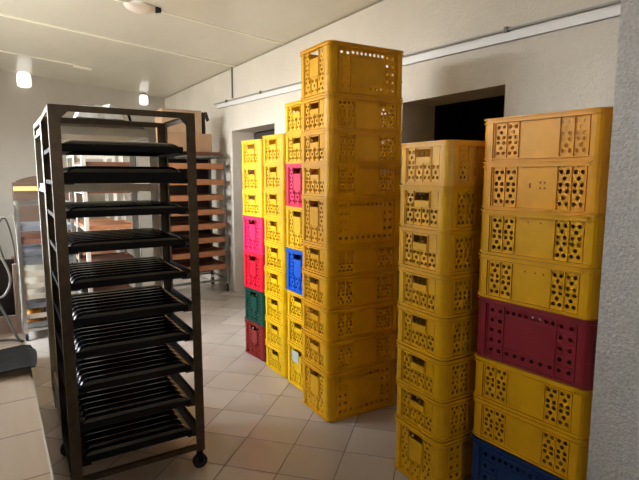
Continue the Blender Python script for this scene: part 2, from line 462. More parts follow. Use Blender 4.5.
def quinc(u0, u1, v0, v1, r):
    um = (u0+u1)/2; h = (v1-v0)/3
    return [(u0, um, v0, v0+h, 'hole', r), (um, u1, v0, v0+h, 'hole', r), (u0, u1, v0+h, v0+2*h, 'hole', r),
            (u0, um, v0+2*h, v1, 'hole', r), (um, u1, v0+2*h, v1, 'hole', r)]
LX, LY, RC = 0.284, 0.184, 0.036
FX, FY = LX-RC, LY-RC
def lay_short(h):
    s = 'solid'; lo, hi = 0.028, h-0.036; mid = (lo+hi)/2
    L = [(-FX, FX, 0, lo, s, 0), (-FX, FX, hi, h, s, 0)]
    x = -FX
    a = [-FX, -FX+0.030, -FX+0.088, -FX+0.092, -FX+0.150]
    for sg in (-1, 1):
        for (p, q, hole) in ((a[0], a[1], 0), (a[1], a[2], 1), (a[2], a[3], 0), (a[3], a[4], 1)):
            u0, u1 = (p, q) if sg < 0 else (-q, -p)
            if hole: L += quinc(u0, u1, lo, mid, 0.0098)+quinc(u0, u1, mid, hi, 0.0098)
            else: L.append((u0, u1, lo, hi, s, 0))
    L.append((a[4], -a[4], lo, hi, s, 0))
    ribs_l = [sg*q for sg in (-1, 1) for q in (FX-0.027, FX-0.090, FX-0.152)]
    w = (FY-0.026)/2
    K = [(-FY, FY, 0, lo, s, 0), (-FY, FY, hi+0.0, h, s, 0), (-FY, -2*w, lo, hi, s, 0), (2*w, FY, lo, hi, s, 0)]
    K += quinc(-2*w, -w, lo, mid, 0.0098)+quinc(-2*w, -w, mid, hi, 0.0098)
    for q in (-w, 0, w): K += quinc(q, q+w, lo, mid, 0.0098)
    K += [(-w, w, mid, hi-0.040, s, 0), (-w, -w+0.006, hi-0.040, hi, s, 0), (w-0.006, w, hi-0.040, hi, s, 0), (-w+0.006, w-0.006, hi-0.040, hi, 'open', 0), (w, 2*w, mid, hi, s, 0)]
    ribs_s = [(-2*w, lo, hi), (-w, lo, hi), (0, lo, mid), (w, lo, hi), (2*w, lo, hi)]
    hr_s = [(-2*w, 2*w, mid)]
    grip = (-w+0.008, w-0.008, mid+0.006, hi-0.042)
    return L, K, ribs_l, ribs_s, hr_s, [], grip
def lay_tall(h):
    s = 'solid'; lo, hi = 0.028, h-0.034; d = (hi-lo)/5; c = FX-0.118
    L = [(-FX, FX, 0, lo, s, 0), (-FX, FX, hi, h, s, 0), (-FX, -FX+0.030, lo, hi, s, 0), (FX-0.030, FX, lo, hi, s, 0)]
    for k in range(5):
        for u0, u1 in ((-FX+0.030, -c), (c, FX-0.030)):
            m = (u0+u1)/2
            L += [(u0, m, lo+k*d, lo+(k+1)*d, 'hole', 0.0105), (m, u1, lo+k*d, lo+(k+1)*d, 'hole', 0.0108)]
    for k in range(6):
        L.append((-c+2*c*k/6, -c+2*c*(k+1)/6, lo, lo+d, 'hole', 0.0105))
    for k in range(8):
        L.append((-c+2*c*k/8, -c+2*c*(k+1)/8, hi-d*0.8, hi, 'hole', 0.0105))
    L.append((-c, c, lo+d, hi-d*0.8, s, 0))
    ribs_l = [-FX+0.027, -c, c, FX-0.027]
    hl = [(-FX+0.030, -c, lo+k*d) for k in range(1, 5)]+[(c, FX-0.030, lo+k*d) for k in range(1, 5)]+[(-c, c, lo+d), (-c, c, hi-d*0.8)]
    md = 0.125; g = 0.062
    K = [(-FY, FY, 0, lo, s, 0), (-FY, FY, hi, h, s, 0), (-FY, -FY+0.024, lo, hi, s, 0), (FY-0.024, FY, lo, hi, s, 0)]
    e = FY-0.024
    for k in range(3): K += quinc(-e+2*e*k/3, -e+2*e*(k+1)/3, lo, md, 0.0095)
    m2 = (md+hi)/2
    for u0, u1 in ((-e, -g), (g, e)): K += quinc(u0, u1, md, m2, 0.009)+quinc(u0, u1, m2, hi, 0.009)
    K += [(-g, g, md, hi-0.042, s, 0), (-g, -g+0.006, hi-0.042, hi, s, 0), (g-0.006, g, hi-0.042, hi, s, 0), (-g+0.006, g-0.006, hi-0.042, hi, 'open', 0)]
    ribs_s = [(-e, lo, hi), (-e/3, lo, md), (e/3, lo, md), (-g, md, hi), (g, md, hi), (e, lo, hi)]
    return L, K, ribs_l, ribs_s, [(-FY+0.004, FY-0.004, md)], hl, (-g+0.008, g-0.008, md+0.012, hi-0.044)
def make_crate(h, tall):
    """root with body, rim, foot and two grip panels; origin at the middle of the underside"""
    root = thing('plastic_crate', 'crate', 'crate', (0, 0, -50))
    L, K, rl, rs, hs, hl, gp = (lay_tall if tall else lay_short)(h)
    b = MB()
    sides = [(lambda u, v, o: (u, -(LY+o), v), L, True), (lambda u, v, o: (-u, LY+o, v), L, True),
             (lambda u, v, o: (-(LX+o), -u, v), K, False), (lambda u, v, o: (LX+o, u, v), K, False)]
    def rib(P, u0, u1, v0, v1, d=0.006):
        vs = [P(u, v, o) for o in (-0.001, d) for u, v in ((u0, v0), (u1, v0), (u1, v1), (u0, v1))]
        b.add(vs, [(4, 5, 6, 7), (0, 1, 5, 4), (1, 2, 6, 5), (2, 3, 7, 6), (3, 0, 4, 7)])
    for P, cl_, lng in sides:
        cells(b, P, cl_)
        if lng:
            for u in rl: rib(P, u-0.002, u+0.002, 0.018, h-0.024)
            for (u0, u1, v) in hl: rib(P, u0, u1, v-0.0015, v+0.0015, 0.005)
        else:
            for (u, v0, v1) in rs: rib(P, u-0.002, u+0.002, v0-0.008, v1+0.008)
            for (u0, u1, v) in hs: rib(P, u0, u1, v-0.002, v+0.002)
    # rounded corner posts standing proud of the recessed panels
    n = 5; RO = RC+0.0085; wv = 0.019; z0_, z1_ = 0.006, h-0.003
    for cx, cy, a0 in ((FX, FY, 0), (-FX, FY, pi/2), (-FX, -FY, pi), (FX, -FY, 3*pi/2)):
        e0 = Vector((cos(a0), sin(a0))); e1 = Vector((-sin(a0), cos(a0))); cc = Vector((cx, cy))
        prof = [cc+e0*(RC-0.001)-e1*wv, cc+e0*RO-e1*wv]+[cc+e0*(RO*cos(pi/2*i/n))+e1*(RO*sin(pi/2*i/n)) for i in range(n+1)]+[cc+e1*RO-e0*wv, cc+e1*(RC-0.001)-e0*wv]
        k = len(prof)
        vs = [(p.x, p.y, z) for z in (z0_, z1_) for p in prof]
        b.add(vs, [(i, i+1, k+i+1, k+i) for i in range(k-1)])
        rr = RC-0.0035
        vs = [(cx+rr*cos(a0+pi/2*i/n), cy+rr*sin(a0+pi/2*i/n), z) for z in (0, h) for i in range(n+1)]
        b.add(vs, [(i, i+1, n+2+i, n+1+i) for i in range(n)], True)
    pts = rrect(LX-0.004, LY-0.004, RC-0.004)
    b.prism(pts, 0.004, 0.009)
    b.build('body', 'amber', root)
    r = MB()
    ring(r, 0.3, 0.2, 0.05, 0.0155, h-0.007, h); ring(r, 0.2925, 0.1925, 0.043, 0.008, h-0.022, h-0.007)
    ring(r, 0.3, 0.2, 0.05, 0.013, h-0.026, h-0.021)
    r.build('rim', 'amber', root)
    f = MB(); ring(f, 0.2985, 0.1985, 0.0485, 0.014, 0.011, 0.017); ring(f, 0.287, 0.187, 0.039, 0.004, 0.0, 0.011)
    if tall:
        for cx, cy, a0 in ((FX, FY, 0), (-FX, FY, pi/2), (-FX, -FY, pi), (FX, -FY, 3*pi/2)):
            aa = [a0+pi/2*i/5 for i in range(6)]
            vs = [(cx+q*cos(t), cy+q*sin(t), z) for z in (0.122, 0.128) for q in (RC+0.006, RC+0.0125) for t in aa]
            f.add(vs, [(i+6, i+7, i+19, i+18) for i in range(5)]+[(i, i+1, i+7, i+6) for i in range(5)]+[(i+12, i+18, i+19, i+13) for i in range(5)])
    f.build('foot_band', 'amber', root)
    for sg in (0, 1):
        g = MB(); P = sides[2+sg][0]
        u0, u1, v0, v1 = gp
        vs = [P(u, v, o) for o in (0.0005, 0.0055) for u, v in ((u0, v0), (u1, v0), (u1, v1), (u0, v1))]
        g.add(vs, [(4, 5, 6, 7), (3, 2, 1, 0), (0, 1, 5, 4), (1, 2, 6, 5), (2, 3, 7, 6), (3, 0, 4, 7)])
        g.build('grip_panel', 'amber', root)
    return root
HS, HTALL = 0.222, 0.335
proto = {'s': make_crate(HS, False), 't': make_crate(HTALL, True)}
used = {'s': False, 't': False}
def put_crate(kind, colour, label, group, x, y, z, ang, sz, sxy=1.0):
    loc = (x, y, z); sc = (sxy, sxy, sz)
    if not used[kind]:
        used[kind] = True
        r = proto[kind]; r.location = loc; r.rotation_euler = (0, 0, ang); r['label'] = label; r['group'] = group; r.scale = sc
        for c in r.children: set_mat(c, colour)
        return r
    return dup(proto[kind], loc, ang, label, group, colour, sc)
CN = {'lemon': 'yellow', 'amber': 'amber yellow', 'gold': 'golden yellow', 'honey': 'pale honey yellow', 'orange': 'orange yellow', 'pink': 'pink red', 'red': 'bright red', 'green': 'dark green', 'brownred': 'brown red', 'blue': 'bright blue', 'crimson': 'dull crimson', 'navy': 'dark blue'}
def stack(N, ang, rows, where, group, sxy=1.0, corner='N'):
    """N: near corner (low end of the short side facing the window wall); rows from the top: (kind, colour, height)"""
    a = radians(ang); ld = Vector((cos(a), sin(a))); sd = Vector((-sin(a), cos(a)))
    ctr = Vector(N)+ld*(0.3*sxy)+sd*((0.2 if corner == 'N' else 0.2)*sxy)
    tot = sum(r[2] for r in rows); z = tot
    rnd = random.Random(group)
    out = []
    for i, (k, col, hh) in enumerate(rows):
        z -= hh
        jx, jy, ja = rnd.uniform(-.003, .003), rnd.uniform(-.002, .002), radians(rnd.uniform(-.5, .5))
        if i == len(rows)-1: jx = jy = ja = 0
        lab = '%s %s plastic crate, %s in %s' % ('tall' if k == 't' else 'low', CN[col], ORD[i] if i < len(rows)-1 else 'lowest', where)
        base = HS if k == 's' else HTALL
        out.append(put_crate(k, col, lab, group, ctr.x+jx, ctr.y+jy, max(z, 0.0), a+ja, hh/base, sxy))
    return out
s1 = stack((1.970, 3.963), 4, [('s', 'lemon', .228)]*3+[('t', 'pink', .335), ('t', 'red', .345), ('t', 'green', .32), ('t', 'brownred', .335)],
           'the stack nearest the far doorway', 'crates stacked nearest the far doorway')
s2 = stack((1.950, 3.535), 0, [('s', 'lemon', .2262)]*9, 'the all-yellow stack of nine', 'crates in the all-yellow stack of nine')
s3 = stack((1.937, 3.127), -1, [('s', 'lemon', .231), ('s', 'lemon', .231), ('t', 'pink', .33), ('t', 'lemon', .334), ('t', 'blue', .345), ('s', 'lemon', .214), ('s', 'lemon', .216), ('t', 'lemon', .354)],
           'the stack that holds the blue crate', 'crates in the stack with the blue crate')
s4 = stack((1.822, 2.700), -3, [('t', 'amber', .324), ('s', 'amber', .224), ('s', 'amber', .217), ('s', 'amber', .219), ('t', 'amber', .336), ('s', 'amber', .202), ('s', 'amber', .224), ('s', 'amber', .222), ('s', 'amber', .228), ('t', 'amber', .352)],
           'the tallest stack, mid-room', 'crates in the tallest stack', 1.05)
s5 = stack((1.838, 1.693), -3, [('s', 'honey', .222), ('s', 'gold', .224), ('s', 'gold', .222), ('s', 'gold', .219), ('s', 'gold', .222), ('s', 'gold', .224), ('s', 'gold', .218), ('t', 'gold', .322)],
           'the stack before the dark doorway', 'crates before the dark doorway')
# the stack beside the grey wall shows its long side to the room
SX = 0.98
a6 = radians(-86.4)
l6 = Vector((cos(a6), sin(a6))); s6d = Vector((-sin(a6), cos(a6)))
L6 = Vector((1.970, 1.628)) - s6d*0
s6 = stack((L6.x, L6.y), -86.4, [('s', 'orange', .200), ('s', 'orange', .227), ('s', 'gold', .216), ('s', 'gold', .214), ('t', 'crimson', .302), ('s', 'gold', .220), ('s', 'gold', .212), ('t', 'navy', .376)],
           'the stack against the grey wall', 'crates against the grey wall', SX)
# moulded slots in the plain panels of three crates there, and a label plate on one crate
for cr, pts in ((s6[1], [(-.03, .115, .02), (.02, .128, .007), (.04, .128, .007), (.02, .105, .007), (.04, .105, .007)]), (s6[2], [(-.09, .175, .006), (-.03, .175, .006), (.03, .175, .006)]), (s6[3], [(-.03, .165, .007), (.02, .165, .007), (.06, .165, .007)])):
    m_ = MB()
    for (u, v, hh) in pts: m_.box(u-.003, u+.003, -LY-.0012, -LY-.0001, v-hh/2, v+hh/2)
    m_.build('moulded_slot_marks', 'brownred', cr)
m_ = MB(); m_.bbox(-LX-.0115, -LX-.0090, -.02, .075, .20, .285, .002)
o = m_.build('label_plate', 'tag', s3[-1]); o['label'] = 'pale grey label plate'

# ------------------------------------------------------------------ racks
def angle_post(w=0.045, t=0.004, sx=1, sy=1, z0=0.1, z1=2.0):
    m = MB()
    xa, xb = sorted((0, sx*w)); ya, yb = sorted((0, sy*t)); m.box(xa, xb, ya, yb, z0, z1)
    xa, xb = sorted((0, sx*t)); ya, yb = sorted((sy*t, sy*w)); m.box(xa, xb, ya, yb, z0, z1)
    return m
def make_rack(name, label, group, x, y, w, d, h, m, levels, rot=0.0, post=0.045, tube=False, wheel=0.042, zpost=0.10, gusset=False, runner_mat=None, swivel=False, rw=0.055):
    r = thing(name, label, 'rack', (x, y, 0), rot, group)
    for i, (px, py, sx, sy) in enumerate(((0, 0, 1, 1), (w, 0, -1, 1), (w, d, -1, -1), (0, d, 1, -1))):
        if tube:
            p = MB(); q = post
            p.bbox(min(px, px+sx*q), max(px, px+sx*q), min(py, py+sy*q), max(py, py+sy*q), zpost, h, 0.004)
        else:
            p = angle_post(post, 0.004, sx, sy, zpost, h)
            for k in range(len(p.v)): p.v[k] = (p.v[k][0]+px, p.v[k][1]+py, p.v[k][2])
        p.build('post', m, r)
        cx, cy = px+sx*post*0.5, py+sy*post*0.5
        f = MB()
        f.box(cx-0.02, cx+0.02, cy-0.02, cy+0.02, zpost-0.004, zpost)
        for s_ in (-1, 1): f.box(*((cx-0.014, cx+0.014, cy+s_*0.016-0.0015, cy+s_*0.016+0.0015) if swivel else (cx+s_*0.016-0.0015, cx+s_*0.016+0.0015, cy-0.014, cy+0.014)), wheel*0.9, zpost-0.004)
        cs = f.build('caster', 'black_lip' if swivel else 'galv', r)
        wh = MB()
        if swivel: wh.cyl((cx, cy-0.012, wheel), (cx, cy+0.012, wheel), wheel, n=20); wh.cyl((cx, cy-0.0145, wheel), (cx, cy+0.0145, wheel), wheel*0.35, n=12)
        else: wh.cyl((cx-0.012, cy, wheel), (cx+0.012, cy, wheel), wheel, n=20); wh.cyl((cx-0.0145, cy, wheel), (cx+0.0145, cy, wheel), wheel*0.35, n=12)
        wh.build('wheel', 'rubber', cs)
    rh = 0.03
    for z0, nm in ((h-rh, 'top_rail'), (zpost+0.01, 'bottom_rail')):
        z1 = z0+rh
        for bx in ((post, w-post, 0.0, 0.004, z0, z1), (post, w-post, d-0.004, d, z0, z1), (0.0, 0.004, post, d-post, z0, z1), (w-0.004, w, post, d-post, z0, z1)):
            q = MB(); q.box(*bx)
            if bx[1]-bx[0] > 0.1: q.box(bx[0], bx[1], bx[2], bx[2]+0.02 if bx[2] < d/2 else bx[3], z1-0.004, z1) if bx[2] < d/2 else q.box(bx[0], bx[1], bx[3]-0.02, bx[3], z1-0.004, z1)
            else: q.box(bx[0] if bx[0] < w/2 else bx[1]-0.02, bx[0]+0.02 if bx[0] < w/2 else bx[1], bx[2], bx[3], z1-0.004, z1)
            q.build(nm, m, r)
    if gusset:
        q = MB()
        for sx, px in ((1, post), (-1, w-post)):
            q.add([(px, 0.001, h-rh), (px+sx*0.035, 0.001, h-rh), (px, 0.001, h-rh-0.035), (px, 0.004, h-rh), (px+sx*0.035, 0.004, h-rh), (px, 0.004, h-rh-0.035)], [(0, 1, 2), (5, 4, 3), (1, 4, 5, 2)])
        q.build('gusset_plate', m, r)
    for z in levels:
        for sx, px in ((1, 0.004), (-1, w-0.004)):
            q = MB()
            q.box(min(px, px+sx*rw), max(px, px+sx*rw), 0.006, d-0.006, z-0.004, z-0.0005)
            q.box(min(px, px+sx*0.004), max(px, px+sx*0.004), 0.006, d-0.006, z-0.004, z+0.018)
            q.build('runner', runner_mat or m, r)
    return r

def wave_tray(name, label, w, d, h, m, nw=7, amp=0.032):
    """baguette tray: channels running across, flat front and back lips, side rails; origin at the underside centre"""
    r = thing(name, label, 'tray', (0, 0, 0))
    s = MB(); K = nw*10; y0, y1 = -d/2+0.014, d/2-0.014
    tp = 0.055; xa, xb = -w/2+0.008, w/2-0.008
    xs = [xa+tp*(1-cos(pi/2*i/6)) for i in range(7)]+[xa+tp+(xb-xa-2*tp)*i/4 for i in range(1, 4)]+[xb-tp*(1-cos(pi/2*i/6)) for i in range(6, -1, -1)]
    nx = len(xs); vs = []
    for i in range(K+1):
        t = i/K; q_ = (i % 10)/10.0; rr = math.sqrt(max(0.0, 1-(2*q_-1)**2))**0.9
        for x in xs:
            e_ = min(1.0, min(x-xa, xb-x)/tp); ee = math.sqrt(max(0.0, 1-(1-e_)**2))
            vs.append((x, y0+(y1-y0)*t, h-0.012+amp*rr*ee))
    s.add(vs, [(i*nx+k, i*nx+k+1, (i+1)*nx+k+1, (i+1)*nx+k) for i in range(K) for k in range(nx-1)], True)
    s.build('channel_sheet', m, r)
    for ya, yb in ((-d/2, -d/2+0.014), (d/2-0.014, d/2)):
        f = MB(); f.bbox(-w/2, w/2, ya, yb, 0, h, 0.003); f.build('end_lip', 'black_lip', r)
    for sx in (-1, 1):
        q = MB(); xa, xb = sorted((sx*w/2, sx*(w/2-0.008))); q.box(xa, xb, -d/2+0.014, d/2-0.014, 0, h*0.62); q.build('side_rail', m, r)
    return r
def flat_tray(name, label, cat, w, d, h, m, lip=True):
    r = thing(name, label, cat, (0, 0, 0))
    b = MB(); b.bbox(-w/2+0.004, w/2-0.004, -d/2+0.004, d/2-0.004, 0, 0.008 if lip else h*0.75, 0.002); b.build('base', m, r)
    q = MB()
    t = 0.012
    q.box(-w/2, w/2, -d/2, -d/2+t, 0.0, h); q.box(-w/2, w/2, d/2-t, d/2, 0.0, h); q.box(-w/2, -w/2+t, -d/2+t, d/2-t, 0, h); q.box(w/2-t, w/2, -d/2+t, d/2-t, 0, h)
    q.build('raised_edge', m, r)
    return r

# A: the burnt rack with black baguette trays
AX, AY, AWD, ADP, AH = 0.236, 2.680, 0.698, 0.60, 2.033
arot = radians(-1.2)
zl = [1.821, 1.663, 1.497, 1.323, 1.140, 0.955, 0.785, 0.602, 0.400, 0.216]
make_rack('tray_rack', 'tall burnt brown steel rack on casters filled with black baguette trays', None, AX, AY, AWD, ADP, AH, 'burnt', zl, arot, 0.050, runner_mat='black_lip', gusset=True, zpost=0.115, swivel=True, rw=0.09)
tray0 = wave_tray('baguette_tray', 'tray', 0.585, ADP-0.03, 0.034, 'black_tray')
ca, sa = cos(arot), sin(arot)
for i, z in enumerate(zl):
    lx, ly = 0.046+0.2925+random.uniform(0, .008), ADP/2+random.uniform(-.002, .003)
    loc = (AX+lx*ca-ly*sa, AY+lx*sa+ly*ca, z)
    lab = 'black ridged baguette tray, %s in the burnt brown rack' % (ORD[i] if i < 9 else 'lowest')
    if i == 0:
        tray0.location = loc; tray0.rotation_euler = (0, 0, arot); tray0['label'] = lab; tray0['group'] = 'baguette trays in the burnt rack'
    else:
        dup(tray0, loc, arot+radians(random.uniform(-.2, .2)), lab, 'baguette trays in the burnt rack', None, (1, 1, 1.6 if i < 2 else 1))

def fill(proto_, x, y, zs, what, group, mats=None, rot=0.0):
    for i, z in enumerate(zs):
        lab = what % (ORD[i] if i < len(zs)-1 or len(zs) > 10 and i < 10 else 'lowest')
        if i == 0:
            p = proto_; p.location = (x, y, z); p.rotation_euler = (0, 0, rot); p['label'] = lab; p['group'] = group
        else:
            p = dup(proto_, (x, y, z), rot, lab, group)
        if mats:
            for c in p.children: set_mat(c, mats[i % len(mats)])

# B: silver rack straight behind it
zb = [1.955, 1.60, 0.22]
make_rack('tray_rack', 'bare steel rack directly behind the burnt brown rack', None, 0.262, 3.45, 0.675, 0.59, 2.05, 'steel', zb, 0, 0.05, gusset=True)
t_ = flat_tray('baking_tray', 'tray', 'tray', 0.65, 0.565, 0.05, 'pale_tray')
fill(t_, 0.262+0.3375, 3.45+0.293, zb, 'pale flat baking tray, %s in the bare steel rack', 'trays in the bare steel rack')
# crumpled film on top of it
bg = MB(); rnd = random.Random(3)
nu, nv = 7, 4; vs = []
for j in range(nv+1):
    for i in range(nu+1):
        u, v = i/nu*2-1, j/nv*2-1
        hgt = max(0, (1-u*u)*(1-v*v))
        vs.append((0.15*u*(1+0.1*rnd.uniform(-1, 1)), 0.11*v*(1+0.1*rnd.uniform(-1, 1)), 0.002+0.05*hgt**0.5+(0.09*(u > 0.3)+0.05)*rnd.uniform(0, 1)*min(1, hgt*2)))
bg.add(vs, [(j*(nu+1)+i, j*(nu+1)+i+1, (j+1)*(nu+1)+i+1, (j+1)*(nu+1)+i) for j in range(nv) for i in range(nu)])
r = thing('plastic_bag', 'crumpled white plastic bag lying on the bare steel rack', 'bag', (0.60, 3.53, 2.05))
bg.build('film', 'bag', r)
k = MB(); k.tube(smooth_path([(0.12, 0.0, 0.05), (0.15, 0.01, 0.065), (0.18, 0.0, 0.055), (0.20, 0.02, 0.012)]), 0.010, 6); o = k.build('black_tie', 'black', r); o['label'] = 'black tie end'
# lid sheet carrying it
k = MB(); k.bbox(0.272, 0.927, 3.455, 4.03, 2.0505, 2.0545); 
r.location.z = 2.0546
tag(k.build('metal_sheet', 'pale_tray'), 'pale metal sheet lying across the top of the bare steel rack', 'sheet')

# C and D: white racks at the far end
zc = [1.72, 1.50, 1.28, 1.06, 0.84, 0.62, 0.40, 0.18]
make_rack('board_rack', 'slim white rack near the far end, behind the other white rack', None, 0.86, 7.0, 0.50, 0.60, 1.965, 'white_steel', zc, 0, 0.04)
t_ = flat_tray('proofing_board', 'board', 'board', 0.478, 0.57, 0.045, 'wood', False)
fill(t_, 0.86+0.25, 7.3, zc, 'brown wooden board, %s in the slim rear white rack', 'boards in the slim rear white rack', ['redwood', 'wood'])
zd = [1.80, 1.70, 1.52, 1.33, 1.14, 0.95, 0.76, 0.57, 0.38, 0.19]
make_rack('board_rack', 'white tubular rack of wooden boards behind the bare steel rack', None, 0.765, 5.6, 0.52, 0.60, 2.02, 'white_steel', zd, 0, 0.04)
t_ = flat_tray('proofing_board', 'board', 'board', 0.498, 0.57, 0.045, 'wood', False)
fill(t_, 0.765+0.26, 5.9, zd, 'wooden board, %s in the white tubular rack', 'boards in the white tubular rack', ['redwood', 'wood', 'redwood'])

# G: galvanised rack with wooden boards beside the far doorway
GX, GY, GW, GD, GH = 1.945, 6.82, 0.88, 0.62, 1.985
zg = [1.80, 1.575, 1.355, 1.150, 0.945, 0.745, 0.545, 0.345]
make_rack('board_rack', 'galvanised rack of brown wooden boards beside the far doorway', None, GX, GY, GW, GD, GH, 'galv', zg, 0, 0.035, wheel=0.06, zpost=0.16)
t_ = flat_tray('proofing_board', 'board', 'board', GW-0.022, GD-0.03, 0.076, 'wood', False)
k = MB(); k.box(GX+0.005, GX+GW-0.005, GY+GD-0.003, GY+GD-0.0005, 0.2, GH-0.03)
for c_ in [o for o in C.objects if o.get('label', '').startswith('galvanised rack')]:
    k = MB(); k.box(0.0355, GW-0.0355, GD-0.006, GD-0.0042, 0.205, GH-0.031); o = k.build('shade_back_panel', 'darkmetal', c_); o['label'] = 'added dark back panel that shades the boards'  # added panel keeps the gaps between the boards dark
    k = MB(); k.box(0.0042, 0.006, 0.0355, GD-0.0355, 0.205, GH-0.031); o = k.build('side_panel', 'darkmetal', c_); o['label'] = 'added dark side panel that blocks window light'  # unseen panel added to keep window light out of the rack
fill(t_, GX+GW/2, GY+GD/2-0.002, zg, 'brown wooden board, %s in the galvanised rack', 'boards in the galvanised rack')
k = MB(); k.bbox(GX+0.01, GX+GW-0.03, GY+0.005, GY+GD-0.01, GH+0.0005, GH+0.025); k.bbox(GX+0.02, GX+GW-0.06, GY+0.0, GY+GD-0.02, GH+0.0255, GH+0.05)
tag(k.build('wooden_board_top', 'redwood'), 'reddish wooden boards lying on top of the galvanised rack', 'board')
bpy.data.objects['wooden_board_top'].name = 'wooden_board'
def carton(x0, x1, y0, y1, z0, z1, label, m):
    r = thing('cardboard_box', label, 'box', ((x0+x1)/2, (y0+y1)/2, z0), 0, None)
    w, d, h = x1-x0, y1-y0, z1-z0
    b = MB(); b.bbox(-w/2, w/2, -d/2, d/2, 0, h-0.004, 0.004); b.build('carton', m, r)
    f = MB()
    f.box(-w/2+0.002, w/2-0.002, -d/2+0.001, -0.003, h-0.004, h); f.box(-w/2+0.002, w/2-0.002, 0.003, d/2-0.001, h-0.004, h); f.build('flap', m, r)
    t = MB(); t.box(-w/2-0.0008, -w/2, -0.025, 0.025, h*0.7, h); t.box(w/2, w/2+0.0008, -0.025, 0.025, h*0.7, h); t.box(-w/2, w/2, -0.025, 0.025, h, h+0.0008); o = t.build('packing_tape', 'card2', r)
    return r
carton(1.96, 2.64, 6.86, 7.3, GH+0.0505, 2.285, 'wide brown cardboard box on the galvanised rack', 'card')
carton(1.96, 2.51, 6.89, 7.25, 2.2863, 2.60, 'pale cardboard box on the wide brown box', 'card2')
r = thing('rolled_sack', 'dark folded sack standing beside the pale cardboard box', 'sack', (2.56, 6.98, 2.2863))
k = MB(); k.lathe([(0.0, 0), (0.034, 0), (0.036, 0.1), (0.03, 0.24), (0.034, 0.30), (0.0, 0.31)], n=12); k.build('sack_body', 'darkmetal', r)
k = MB(); k.add([(-0.01, -0.04, 0.30), (0.05, -0.035, 0.31), (0.085, -0.03, 0.20), (0.04, -0.042, 0.17), (-0.01, -0.036, 0.30), (0.05, -0.031, 0.31), (0.085, -0.026, 0.20), (0.04, -0.038, 0.17)], [(0, 1, 2, 3), (7, 6, 5, 4), (0, 4, 5, 1), (1, 5, 6, 2), (2, 6, 7, 3), (3, 7, 4, 0)]); k.build('sack_flap', 'darkmetal', r)

# E: low trolley at the far end of the counter
ze = [1.14, 1.005, 0.895, 0.79, 0.675, 0.545, 0.43, 0.335, 0.225, 0.085]
EX, EY = 0.175, 5.86
ze2 = ze[:-1]+[0.135]
make_rack('tray_trolley', 'low silver trolley of shallow trays beyond the counter', None, EX, EY, 0.52, 0.60, 1.43, 'alu', ze2, 0, 0.028, wheel=0.035, zpost=0.085)
t_ = flat_tray('shallow_tray', 'tray', 'tray', 0.498, 0.57, 0.052, 'grey_tray')
fill(t_, EX+0.26, EY+0.300, ze2, 'shallow tray, %s in the low silver trolley', 'trays in the low silver trolley', ['grey_tray', 'redwood', 'grey_tray', 'grey_tray', 'cream_tray', 'cream_tray', 'cream_tray', 'grey_tray', 'cream_tray', 'grey_tray'])
lf = MB()
n, ms = 12, 8; vs = []
for j in range(ms+1):
    a = -pi/2+pi*j/ms
    for k in range(n):
        t = 2*pi*k/n
        z = 0.050*sin(t)*(cos(a)**0.6 if cos(a) > 0 else 0)
        vs.append((0.075*cos(t)*(max(cos(a), 0)**0.6), 0.09*sin(a), 0.03+max(z, -0.03)))
lf.add(vs, [(j*n+k, j*n+(k+1) % n, (j+1)*n+(k+1) % n, (j+1)*n+k) for j in range(ms) for k in range(n)], True)
lp = None
for lev, nm in ((8, 'lowest but one'), (9, 'lowest')):
    for i in range(3):
        loc = (EX+0.104+0.156*i, EY+0.135, ze2[lev]+0.0085)
        lab = 'golden bread loaf on the %s tray of the low silver trolley' % nm
        if lp is None:
            lp = lf.build('bread_loaf', 'bread'); lp.location = loc; tag(lp, lab, 'bread', 'loaves on the %s trolley tray' % nm)
        else:
            c_ = lp.copy(); C.objects.link(c_); c_.location = loc; tag(c_, lab, 'bread', 'loaves on the %s trolley tray' % nm)

# F: brown cabinet by the back wall
r = thing('tall_cabinet', 'tall brown cabinet with a pale yellow strip at the far wall', 'cabinet', (0.68, 9.05, 0))
k = MB(); k.bbox(-0.43, 0.43, -0.25, 0.25, 0.06, 1.60); k.build('carcass', 'brownpanel', r)
k = MB(); k.bbox(-0.41, -0.004, -0.268, -0.2505, 0.09, 1.44); k.build('cabinet_door', 'brownpanel', r)
k = MB(); k.bbox(0.004, 0.41, -0.268, -0.2505, 0.09, 1.44); k.build('cabinet_door', 'brownpanel', r)
k = MB(); k.bbox(-0.43, 0.43, -0.27, -0.2505, 1.475, 1.545); o = k.build('strip', 'yellowtape', r); o['label'] = 'pale yellow strip'
k = MB(); k.box(-0.40, 0.40, -0.22, 0.22, 0, 0.06); k.build('plinth', 'black', r)
r = thing('folded_tarpaulin', 'dark folded sheet heaped on the tall brown cabinet', 'sheet', (0.70, 9.02, 1.6005))
k = MB()
nu = 10; vs = []
for i in range(nu+1):
    t = i/nu
    zz = 0.02+0.09*sin(pi*t)**0.8*(0.6+0.4*sin(3*t+1))
    for y in (-0.2, 0.2): vs += [(-0.40+0.8*t, y, 0.0), (-0.40+0.8*t, y, zz)]
fs = []
for i in range(nu):
    a, b = 4*i, 4*i+4
    fs += [(a, b, b+1, a+1), (a+2, a+3, b+3, b+2), (a+1, b+1, b+3, a+3), (a, a+2, b+2, b)]
k.add(vs, fs, False); k.build('sheet', 'brownpanel', r)

